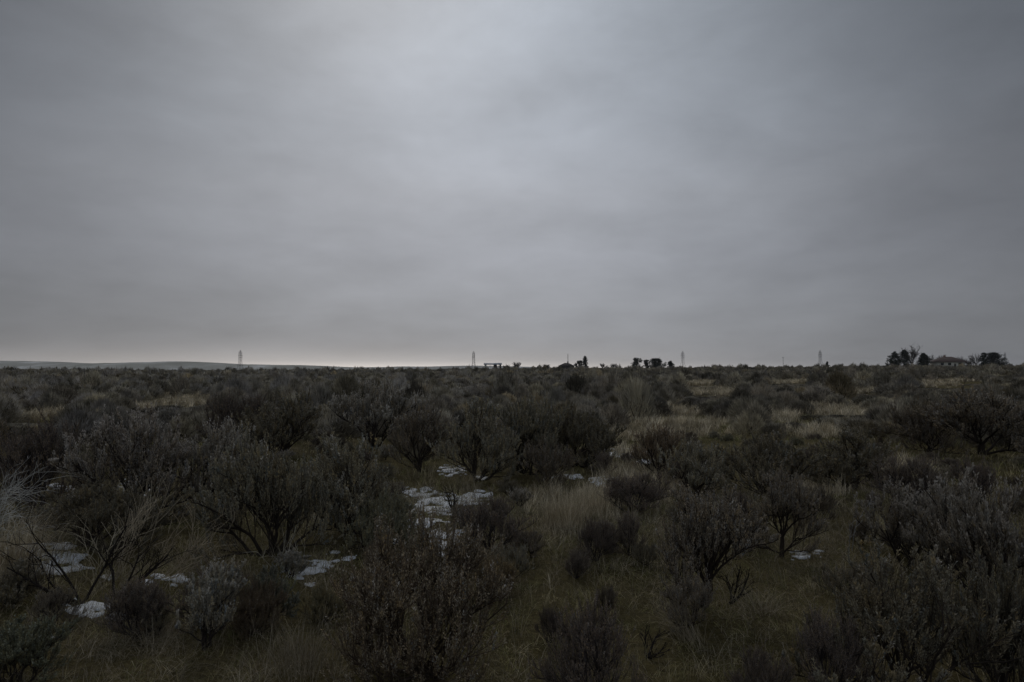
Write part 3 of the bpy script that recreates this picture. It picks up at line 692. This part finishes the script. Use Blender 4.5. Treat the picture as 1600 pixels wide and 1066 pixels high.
P = wedge(3500, 3.6, 13); k = fbm(P[:, 0] / 1.1, P[:, 1] / 1.1, 65) > .02; gparts.append(scatter_tufts(P[k], 14, .30, .0034, .09, 1.25, .45, STRAW * .55))
V, T, C = cat(gparts)
o = mesh('dry_grass', V, T, M_grass, C); tag(o, 'matted olive and straw-coloured winter grass between the bushes', 'grass', kind='stuff')
print('grass tris', len(T))

def clump(px_x, row, h, rad, nb, lean, curve, cols, label, az=None, wid=.0034, name='bunchgrass', azs=1.2):
    p = G(px_x, row); rg = np.random.default_rng(int(px_x * 7 + row)); off_ = rg.normal(0, rad, (nb, 2)) * .6
    B = np.stack([off_[:, 0], off_[:, 1], np.full(nb, -.02)], 1)
    a = (np.arctan2(off_[:, 1], off_[:, 0]) if az is None else az) + rg.normal(0, azs, nb)
    V, T, C = blades(rg, B, h * (.55 + .6 * rg.random(nb)), np.full(nb, wid), a, np.abs(rg.normal(lean, .2, nb)), np.abs(rg.normal(curve, .35, nb)), cols[rg.integers(0, len(cols), nb)] * (.7 + .5 * rg.random(nb))[:, None])
    r = mesh(name, V, T, M_grass, C, loc=tuple(p)); tag(r, label, 'grass clump', 'tall grass clumps'); return r
clump(880, 822, .62, .28, 700, .18, .5, STRAW, 'tall pale straw clump standing right of the central snow patches', wid=.004)
clump(925, 806, .60, .24, 500, .18, .5, STRAW, 'slightly shorter pale clump at the right side of the tallest straw clump', wid=.004)
clump(1078, 1000, .55, .10, 160, .55, .9, STRAW * .8, 'pale grass tuft leaning left in the open grass at the bottom right of centre', az=2.8, azs=.6)
clump(1190, 960, .40, .12, 160, .6, 1.0, STRAW * .75, 'drooping pale tuft just right of the tree-like sagebrush trunk')
clump(470, 1050, .50, .22, 330, .25, .6, STRAW * .5, 'upright fine straw clump at the bottom edge left of the broad reddish bush')
clump(230, 1000, .30, .24, 420, .7, 1.0, STRAW * .6, 'matted olive-straw clump in front of the lower left snow')
clump(740, 752, .5, .12, 90, .5, 1.6, STRAW * 1.2, 'pale arching tuft right of the small uphill snow strip', az=0, azs=1.0)
clump(12, 905, .95, .26, 800, .25, .9, STRAW * .9, 'thick straw clump at the left edge below the arching frosted stems', az=.3)

# arching frosted stems at the left edge
def stalks(px_x, row, n, h, spread, leanaz, lean, curve, cols, label, seed, name, catg, rad=.004, br=5, brl=.3):
    p = G(px_x, row); rg = np.random.default_rng(seed)
    an = leanaz + rg.normal(0, spread, n); ti = np.abs(rg.normal(lean, .18, n)); D = np.stack([np.cos(an) * np.sin(ti), np.sin(an) * np.sin(ti), np.cos(ti)], 1)
    P, T = grow(rg, rg.normal(0, .07, (n, 3)) * [1, 1, 0] + [0, 0, -.03], D, h * (.6 + .5 * rg.random(n)), 10, .07, -curve)
    ps = []; c = np.array(cols); V, Tt = tube(P, np.linspace(rad, rad * .45, 10)[None] * np.ones((n, 1)), 4); ps.append((V, Tt, c * .8))
    S, Dd, ln, t = spawn(rg, P, T, None, br, .35, 1, .7, .0, brl * h, (9, 9)); P2, T2 = grow(rg, S, Dd, ln, 6, .10, -curve * 1.2)
    V, Tt = tube(P2, np.linspace(rad * .6, rad * .35, 6)[None] * np.ones((len(P2), 1)), 3); ps.append((V, Tt, c))
    V, T_, C = cat(ps); o = mesh(name, V, T_, M_grass, C, smooth=True, loc=tuple(p)); tag(o, label, catg); return o
stalks(-30, 868, 34, 1.25, .9, .1, .42, .10, (.50, .50, .47), 'hoar-frosted stems arching in from the left edge above the straw clump', 5, 'frosted_weed', 'weed', .0042, 6, .28)
stalks(150, 905, 7, .62, 1.2, 1.2, .2, .03, (.50, .45, .34), 'upright forked pale weed right of the wide left snow patch', 6, 'dry_weed', 'weed', .0045, 4, .35)
stalks(175, 912, 12, 1.15, .35, .1, .62, -.01, (.46, .40, .30), 'long straight dry stalks leaning right, rising from beside the left snow', 7, 'dry_weed', 'weed', .0048, 6, .25)
stalks(255, 905, 12, .95, .35, .1, .75, -.01, (.42, .35, .25), 'dry stalks leaning right between the leaning ones and the round sagebrush', 8, 'dry_weed', 'weed', .0045, 6, .22)
stalks(452, 895, 7, .5, .5, 2.4, .35, .02, (.52, .48, .38), 'few pale forked stalks at the left end of the slanting snow patch', 9, 'dry_weed', 'weed', .0035, 3, .4)
stalks(1328, 865, 3, .75, .6, 1.0, .1, .02, (.40, .40, .40), 'single thin stalk with frosted tip standing in the olive grass at the right', 10, 'frosted_weed', 'weed', .004, 7, .14)
# dead branches
def dead(px_x, row, n, h, az, ti, seed, label):
    p = G(px_x, row); rg = np.random.default_rng(seed); an = az + rg.normal(0, .5, n); t = np.abs(rg.normal(ti, .15, n))
    D = np.stack([np.cos(an) * np.sin(t), np.sin(an) * np.sin(t), np.cos(t)], 1); P, T = grow(rg, np.zeros((n, 3)) + [0, 0, -.02], D, h * (.6 + .5 * rg.random(n)), 9, .12, .02)
    ps = [(*tube(P, np.linspace(.016, .006, 9)[None] * np.ones((n, 1)), 5), np.array([.022, .018, .016]))]
    S, Dd, ln, _ = spawn(rg, P, T, None, 6, .3, 1, .7, .1, .35 * h, (9, 9)); P2, T2 = grow(rg, S, Dd, ln, 6, .15, .03); ps.append((*tube(P2, np.linspace(.006, .0025, 6)[None] * np.ones((len(P2), 1)), 3), np.array([.026, .021, .018])))
    S, Dd, ln, _ = spawn(rg, P2, T2, None, 4, .3, 1, .7, .1, .15 * h, (9, 9)); P3, T3 = grow(rg, S, Dd, ln, 4, .15, .03); ps.append((*tube(P3, np.linspace(.0026, .0015, 4)[None] * np.ones((len(P3), 1)), 3), np.array([.03, .024, .02])))
    V, T_, C = cat(ps); o = mesh('dead_branch', V, T_, M_bark, C, smooth=True, loc=tuple(p)); tag(o, label, 'dead branch')
dead(128, 948, 5, 1.0, 2.9, 1.0, 3, 'dark dead branches leaning left across the wide left snow patch')
dead(175, 955, 4, .7, 1.0, .7, 4, 'dark broken twigs standing in the flat lower left snow patch')
dead(705, 802, 4, .45, 1.5, .7, 5, 'dark bare twigs poking out of the largest central snow patch')
dead(1010, 1030, 3, .28, .4, 1.0, 6, 'low dark bare branch lying in grass right of the bottom purple-grey bush')
dead(1140, 945, 3, .42, .6, .8, 7, 'bare dark side branch in grass right of the tree-like sagebrush')

# ------------------------------------------------------------------ skyline trees
M_ever = tint_mat('evergreen_foliage', nscale=1.0, namt=.2)
def evergreen(cx, wpx, top, dist, shape, label, seed, tint=(.036, .042, .032), name='evergreen_tree', group='dark evergreens on the skyline'):
    rg = np.random.default_rng(seed); R = np.interp(cx, CX, CR); b = AT(cx, R + 3, dist); tp = AT(cx, top, dist); H = tp[2] - b[2]; W = wpx / F * dist
    root = empty(name, tuple(b)); tag(root, label, 'tree', group)
    P, T = grow(rg, np.array([[0, 0, -.3]]), np.array([[.02, 0, 1.]]), np.array([H * .85]), 7, .03, .02)
    ps = [(*tube(P, np.linspace(.22, .04, 7)[None], 6), np.array([.03, .024, .02]))]
    S, D, ln, t = spawn(rg, P, T, None, 16, .15, .95, 1.6, .15, W * .38, (99, 99)); P2, T2 = grow(rg, S, D, ln, 4, .1, .06)
    ps.append((*tube(P2, np.linspace(.07, .02, 4)[None] * np.ones((len(P2), 1)), 3), np.array([.03, .024, .02])))
    V, T_, C = cat(ps); mesh('trunk', V, T_, M_bark, C, smooth=True, parent=root)
    nc = int(min(115 * max(1, (W / 7) ** 2), 300)); u = rg.random(nc) ** 1.25; an = rg.random(nc) * 6.28
    if shape == 'cone': prof = (1 - u) ** .75 * .95 + .06
    elif shape == 'round': prof = np.sqrt(np.clip(1 - (u * 1.9 - .85) ** 2 * .82, .03, 1))
    else: prof = np.where(u < .55, .95, .95 - (u - .55) * 1.5)
    rr = prof * np.sqrt(rg.random(nc)) * W * .44
    rr = rr * (1 + .75 * np.sin(an * 2 + u * 5 + seed) * np.sin(u * 9 + an * 3 + seed * 2)); Cc = np.stack([np.cos(an) * rr, np.sin(an) * rr, H * (-.02 + .95 * u)], 1); cs = W * .11
    idx = np.repeat(np.arange(nc), 40); Pp = Cc[idx] + unit(rg.normal(0, 1, (len(idx), 3))) * (cs * rg.random(len(idx)) ** .4)[:, None] * [1, 1, .8]
    D = unit(Pp - np.array([0, 0, H * .35]) + rg.normal(0, H * .15, Pp.shape)); S = unit(np.cross(D, rg.normal(0, 1, D.shape)))
    l = (.42 * (.6 + .8 * rg.random(len(idx))))[:, None]; V = np.stack([Pp - S * .15, Pp + S * .15, Pp + D * l], 1).reshape(-1, 3); V[:, 2] = np.clip(V[:, 2], .1, H * 1.03)
    c = np.array(tint) * ((.6 + .8 * rg.random(nc))[idx] * (.8 + .4 * rg.random(len(idx))))[:, None]
    mesh('crown', V, np.arange(len(V)).reshape(-1, 3), M_ever, np.repeat(c, 3, 0), parent=root)
def bare_tree(cx, wpx, top, dist, label, seed, dens=1.0, group='bare trees on the skyline'):
    rg = np.random.default_rng(seed); R = np.interp(cx, CX, CR); b = AT(cx, R + 3, dist); tp = AT(cx, top, dist); H = tp[2] - b[2]; W = wpx / F * dist
    root = empty('bare_tree', tuple(b)); tag(root, label, 'tree', group); env = (W * .5, H)
    bk = np.array([.07, .06, .052])
    P0, T0 = grow(rg, np.array([[0, 0, -.2]]), np.array([[rg.normal(0, .06), 0, 1.]]), np.array([H * .30]), 6, .05, .03); ps = [(*tube(P0, np.linspace(.20, .13, 6)[None] * H / 9, 6), bk)]
    S, D, l, _ = spawn(rg, P0, T0, None, int(18), .15, 1, .8 * W / H * 1.3, .35, H * .62, env); P1, T1 = grow(rg, S, D, l, 6, .10, .06); ps.append((*tube(P1, np.linspace(.09, .04, 6)[None] * np.ones((len(P1), 1)) * H / 9, 4), bk))
    mesh('trunk', *[cat(ps)[0], cat(ps)[1]], M_bark, cat(ps)[2], smooth=True, parent=root)
    S, D, l, _ = spawn(rg, P1, T1, None, 9, .2, 1, .75, .2, H * .26, env); P2, T2 = grow(rg, S, D, l, 5, .12, .05); q = [(*tube(P2, np.linspace(.035, .02, 5)[None] * np.ones((len(P2), 1)), 3), bk)]
    S, D, l, _ = spawn(rg, P2, T2, None, int(6 * dens) + 1, .2, 1, .7, .25, H * .12, env); P3, T3 = grow(rg, S, D, l, 4, .12, .05); q.append((*tube(P3, np.linspace(.028, .018, 4)[None] * np.ones((len(P3), 1)), 3), bk))
    V, T_, C = cat(q); mesh('crown', V, T_, M_bark, C, parent=root)
E = evergreen
E(906, 15, 563.5, 560, 'round', 'low rounded dark tree touching the left foot of the spired one beside the dark-roofed house', 1)
E(914, 15, 556, 565, 'cone', 'dark spired evergreen just right of the low dark-roofed house', 2)
E(994, 17, 559, 520, 'round', 'dark round-topped tree, leftmost of the middle skyline row', 3)
E(1010, 11, 562, 520, 'round', 'narrow dark tree between the two bigger round ones on the middle skyline', 4)
E(1025, 23, 560, 515, 'round', 'widest dark round tree of the middle skyline row', 5)
E(1048, 14, 564, 510, 'cone', 'small pointed dark tree left of the middle pylon', 6)
E(1293, 7, 565, 500, 'cone', 'tiny pointed dark tree right of the fourth pylon', 7)
E(1399, 21, 549, 430, 'mix', 'dark evergreen at the left end of the farmhouse grove', 8)
E(1413, 22, 546, 430, 'mix', 'taller dark evergreen second from left in the farmhouse grove', 9)
E(1443, 26, 552, 425, 'cone', 'dark pyramid-shaped evergreen just left of the farmhouse', 10)
E(1538, 15, 550, 430, 'mix', 'narrow dark evergreen at the left of the pair right of the farmhouse', 11)
E(1554, 28, 551, 430, 'round', 'broad dark evergreen sloping down at the far right of the grove', 12)
B = bare_tree
B(790, 9, 569, 420, 'tiny bare tree immediately right of the open shed', 21)
B(808, 20, 564, 400, 'small wispy bare tree a little right of the open shed', 22)
B(941, 9, 567, 480, 'small bare tree right of the spired evergreen, left one of two', 23)
B(960, 20, 566, 470, 'round-headed small bare tree left of the middle dark trees', 24)
B(1314, 10, 567, 470, 'tiny bare tree right of the tiny pointed evergreen', 25)
B(1426, 36, 540, 440, 'tall dense bare tree rising behind the dark farmhouse grove', 26, 2.6)
B(1461, 30, 553, 450, 'bare tree behind the left end of the farmhouse roof', 27)
B(1475, 14, 555, 455, 'bare tree peeping above the farmhouse ridge by the chimney', 28)
B(1499, 28, 556, 450, 'bare tree behind the right end of the farmhouse roof', 29)
B(1513, 24, 560, 445, 'low bare tree right of the farmhouse', 30)
B(1525, 24, 552, 440, 'bare tree left of the broad pair of evergreens at the far right', 31)
B(856, 8, 569, 420, 'tiny bare sapling left of the dark-roofed house', 32)

# ------------------------------------------------------------------ boxes for buildings
def boxes(bs):
    V, T = [], []; o = 0
    for (x0, x1, y0, y1, z0, z1) in bs:
        V += [(x0, y0, z0), (x1, y0, z0), (x1, y1, z0), (x0, y1, z0), (x0, y0, z1), (x1, y0, z1), (x1, y1, z1), (x0, y1, z1)]
        T += [[o + i for i in f] for f in ((0, 3, 2, 1), (4, 5, 6, 7), (0, 1, 5, 4), (1, 2, 6, 5), (2, 3, 7, 6), (3, 0, 4, 7))]; o += 8
    return np.array(V, float), np.array(T)
def hip(w, d, z0, h, ov, rid, th=.18):
    a, b = w / 2 + ov, d / 2 + ov
    V = [(-a, -b, z0), (a, -b, z0), (a, b, z0), (-a, b, z0), (-rid / 2, 0, z0 + h), (rid / 2, 0, z0 + h)]
    V2 = [(x, y, z - th) for x, y, z in V[:4]]; V += V2
    T = [(0, 1, 5, 4), (1, 2, 5, 5), (2, 3, 4, 5), (3, 0, 4, 4), (0, 6, 7, 1), (1, 7, 8, 2), (2, 8, 9, 3), (3, 9, 6, 0), (6, 9, 8, 7)]
    tri = []
    for f in T:
        f = list(dict.fromkeys(f)); tri.append((f[0], f[1], f[2]));
        if len(f) == 4: tri.append((f[0], f[2], f[3]))
    return np.array(V, float), np.array(tri)
M_rooft = plain('red_brown_roof', (.085, .058, .050), .85, 3, .3); M_wall = plain('pale_render', (.50, .49, .43), .85); M_darkr = plain('dark_shingle', (.035, .026, .024), .85, 3, .3)
M_glass, gn, gl, gb = newmat('dark_window'); gb.inputs['Base Color'].default_value = (.02, .022, .025, 1); gb.inputs['Roughness'].default_value = .15
M_brick = plain('brick', (.16, .09, .075), .9); M_steel = plain('galvanised_steel', (.022, .022, .024), .8, 1, .2, 0); M_wood = plain('weathered_pole', (.07, .058, .048), .9)
M_metalroof = plain('pale_metal_roof', (.24, .27, .32), .5, 2, .15); M_wdark = plain('dark_boards', (.05, .042, .036), .9)
def building(name, cx, row, dist, rz, label):
    b = AT(cx, row, dist); r = empty(name, tuple(b), rz); tag(r, label, name.split('_')[-1]); return r
def addb(name, bs, m, parent, label=None):
    V, T = boxes(bs); c = V.mean(0); o = mesh(name, V - c, T, m, parent=parent, loc=tuple(c))
    if label: o['label'] = label
    return o
fh = building('farm_house', 1480.5, 573.6, 427, math.radians(-8), 'farmhouse with reddish hipped roof and pale walls between bare trees at the right')
addb('wall', [(-8, 8, -5, 5, -1, 3.3)], M_wall, fh)
V, T = hip(16, 10, 3.32, 3.1, 1.1, 5.5); mesh('roof', V, T, M_rooft, parent=fh)
addb('chimney', [(-1.6, -.7, .3, 1.2, 5.2, 7.3)], M_brick, fh)
for i, x in enumerate((-5.2, -1.0, 5.0)):
    wn = addb('window', [(x - .9, x + .9, -5.06, -4.95, 1.1, 2.6)], M_glass, fh)
    V, T = boxes([(-1.0, 1.0, -.09, .03, .75, .85), (-1.0, 1.0, -.09, .03, -.85, -.75)]); mesh('frame', V, T, M_wall, parent=wn)
dr = addb('door', [(1.6, 2.7, -5.07, -4.95, -.2, 2.1)], M_wdark, fh)
lh = building('low_house', 885, 577, 610, 0, 'low house with dark hipped roof half sunk behind the brush near the centre')
addb('wall', [(-6.4, 6.4, -4.5, 4.5, -1, 2.9)], M_wdark, lh)
V, T = hip(12.8, 9, 2.92, 2.7, .9, 3.0); mesh('roof', V, T, M_darkr, parent=lh)
addb('chimney', [(.8, 1.9, -.5, .5, 5.0, 6.9)], M_darkr, lh)
addb('window', [(-4, -2.4, -4.56, -4.45, 1.0, 2.3)], M_glass, lh); addb('window', [(2.4, 4, -4.56, -4.45, 1.0, 2.3)], M_glass, lh)
sh = building('open_shed', 770, 577.5, 480, math.radians(4), 'open-sided long shed with pale metal roof, sky showing through it')
V, T = boxes([(-6.0, 6.0, -3, 3, 0, .25)]); 
rp = np.array([(-6.3, -3.3, 3.55), (6.3, -3.3, 3.55), (6.3, 0, 4.6), (-6.3, 0, 4.6), (6.3, 3.3, 3.55), (-6.3, 3.3, 3.55), (-6.3, -3.3, 3.35), (6.3, -3.3, 3.35), (6.3, 0, 4.4), (-6.3, 0, 4.4), (6.3, 3.3, 3.35), (-6.3, 3.3, 3.35)], float)
rt = np.array([(0, 1, 2, 3), (3, 2, 4, 5), (7, 6, 9, 8), (8, 9, 11, 10), (0, 6, 7, 1), (5, 4, 10, 11), (1, 7, 8, 2), (2, 8, 10, 4), (0, 3, 9, 6), (3, 5, 11, 9)])
mesh('roof', rp, rt, M_metalroof, parent=sh)
addb('wall', [(-5.8, -4.4, -2.8, 2.8, -1, 3.34)], M_wall, sh); addb('wall', [(4.7, 5.8, -2.8, 2.8, -1, 3.34)], M_wdark, sh, 'dark right end wall'); addb('storeroom', [(.6, 2.8, -2.8, 2.8, -1, 3.34)], M_wdark, sh)
for x in (-2, ): addb('post', [(x - .1, x + .1, -2.9, -2.7, -1, 3.34)], M_wood, sh)
for x in (3.7,): addb('post', [(x - .1, x + .1, -2.9, -2.7, -1, 3.34)], M_wood, sh)

# ------------------------------------------------------------------ pylons and poles
def bars(segs, w):
    V, T = [], []; o = 0
    A_ = np.array([s[0] for s in segs], float); B_ = np.array([s[1] for s in segs], float)
    P = np.stack([A_, B_], 1); ww = np.array([s[2] if len(s) > 2 else w for s in segs])
    return tube(P, np.repeat(ww[:, None], 2, 1) * .6, 4)
def pylon(cx, top, dist, rz, label):
    R = np.interp(cx, CX, CR); b = AT(cx, R + 2.5, dist); H = AT(cx, top, dist)[2] - b[2]
    r = empty('pylon', tuple(b), rz); tag(r, label, 'pylon', 'power line pylons along the skyline')
    lv = [0, .14, .27, .38, .48, .57, .66, .74, .82, .90, 1.0]
    def hw(t): return np.interp(t, [0, .40, .88, 1.0], [3.8, 1.7, 1.5, .1]) * H / 30
    seg = []
    for a, c in zip(lv[:-1], lv[1:]):
        p0 = [(sx * hw(a), sy * hw(a), a * H) for sx, sy in ((-1, -1), (1, -1), (1, 1), (-1, 1))]; p1 = [(sx * hw(c), sy * hw(c), c * H) for sx, sy in ((-1, -1), (1, -1), (1, 1), (-1, 1))]
        for i in range(4):
            j = (i + 1) % 4; seg += [(p0[i], p1[i], .30), (p0[i], p1[j], .08), (p0[j], p1[i], .08), (p1[i], p1[j], .10)]
    V, T = bars(seg, .2); mesh('lattice_tower', V, T, M_steel, parent=r)
    for z, a in ((.86, 4.2), (.75, 5.6), (.64, 4.6)):
        h = hw(z); q = []
        for s in (-1, 1):
            tipp = (s * a * H / 30, 0, z * H)
            for y in (-1, 1): q += [((s * h, y * h, z * H), tipp, .2), ((s * h, y * h, (z + .035) * H), tipp, .14)]
            q += [(tipp, (tipp[0], 0, z * H - 1.6), .16)]
        V, T = bars(q, .2); mesh('crossarm', V, T, M_steel, parent=r)
pylon(375, 547.5, 1000, math.radians(80), 'leftmost lattice pylon, standing against the snow-dusted hills')
pylon(740, 549, 1120, math.radians(78), 'lattice pylon second from the left, just left of the open shed')
pylon(1067, 549, 1240, math.radians(35), 'lattice pylon in the middle, right of the dark round trees')
pylon(1282, 547.5, 1240, math.radians(35), 'lattice pylon fourth from the left, right of the lone wooden pole')
pylon(1571, 550.5, 1350, math.radians(50), 'faint lattice pylon at the far right beyond the evergreens')
def pole(cx, top, dist, label, arm=True, rad=.16, name='utility_pole', catg='pole', m=None):
    R = np.interp(cx, CX, CR); b = AT(cx, R + 3, dist); H = AT(cx, top, dist)[2] - b[2]; r = empty(name, tuple(b)); tag(r, label, catg)
    P = np.array([[[0, 0, -.5], [0, 0, H * .5], [0, 0, H]]], float); V, T = tube(P, np.array([[rad, rad * .85, rad * .7]]), 8); mesh('shaft', V, T, m or M_wood, smooth=True, parent=r)
    if arm: addb('crossarm', [(-.9, .9, -.08, .08, H - .7, H - .5)], m or M_wood, r)
    else:
        V, T = bars([((0, 0, H), (0, 0, H + .8), .08), ((-.4, 0, H * .9), (.4, 0, H * .9), .08)], .08); mesh('antenna', V, T, M_steel, parent=r)
pole(1224, 558, 560, 'lone wooden pole between the middle and fourth pylons')
pole(1387, 559, 450, 'wooden pole at the left of the dark farmhouse grove')
pole(887.5, 553.5, 640, 'tall thin mast rising behind the low dark-roofed house', False, .28, 'radio_mast', 'mast', M_wdark)

# ------------------------------------------------------------------ haze
hm = bpy.data.materials.new('haze'); hm.use_nodes = True; hn = hm.node_tree.nodes; hn.clear()
pv = hn.new('ShaderNodeVolumePrincipled'); pv.inputs['Color'].default_value = (.86, .88, .92, 1); pv.inputs['Density'].default_value = 0.8e-4
mo = hn.new('ShaderNodeOutputMaterial'); hm.node_tree.links.new(pv.outputs[0], mo.inputs['Volume'])
V, T = boxes([(-6600, 6600, -6600, 6600, -110, 90)]); hz_ = mesh('haze', V, T, hm); tag(hz_, kind='stuff')
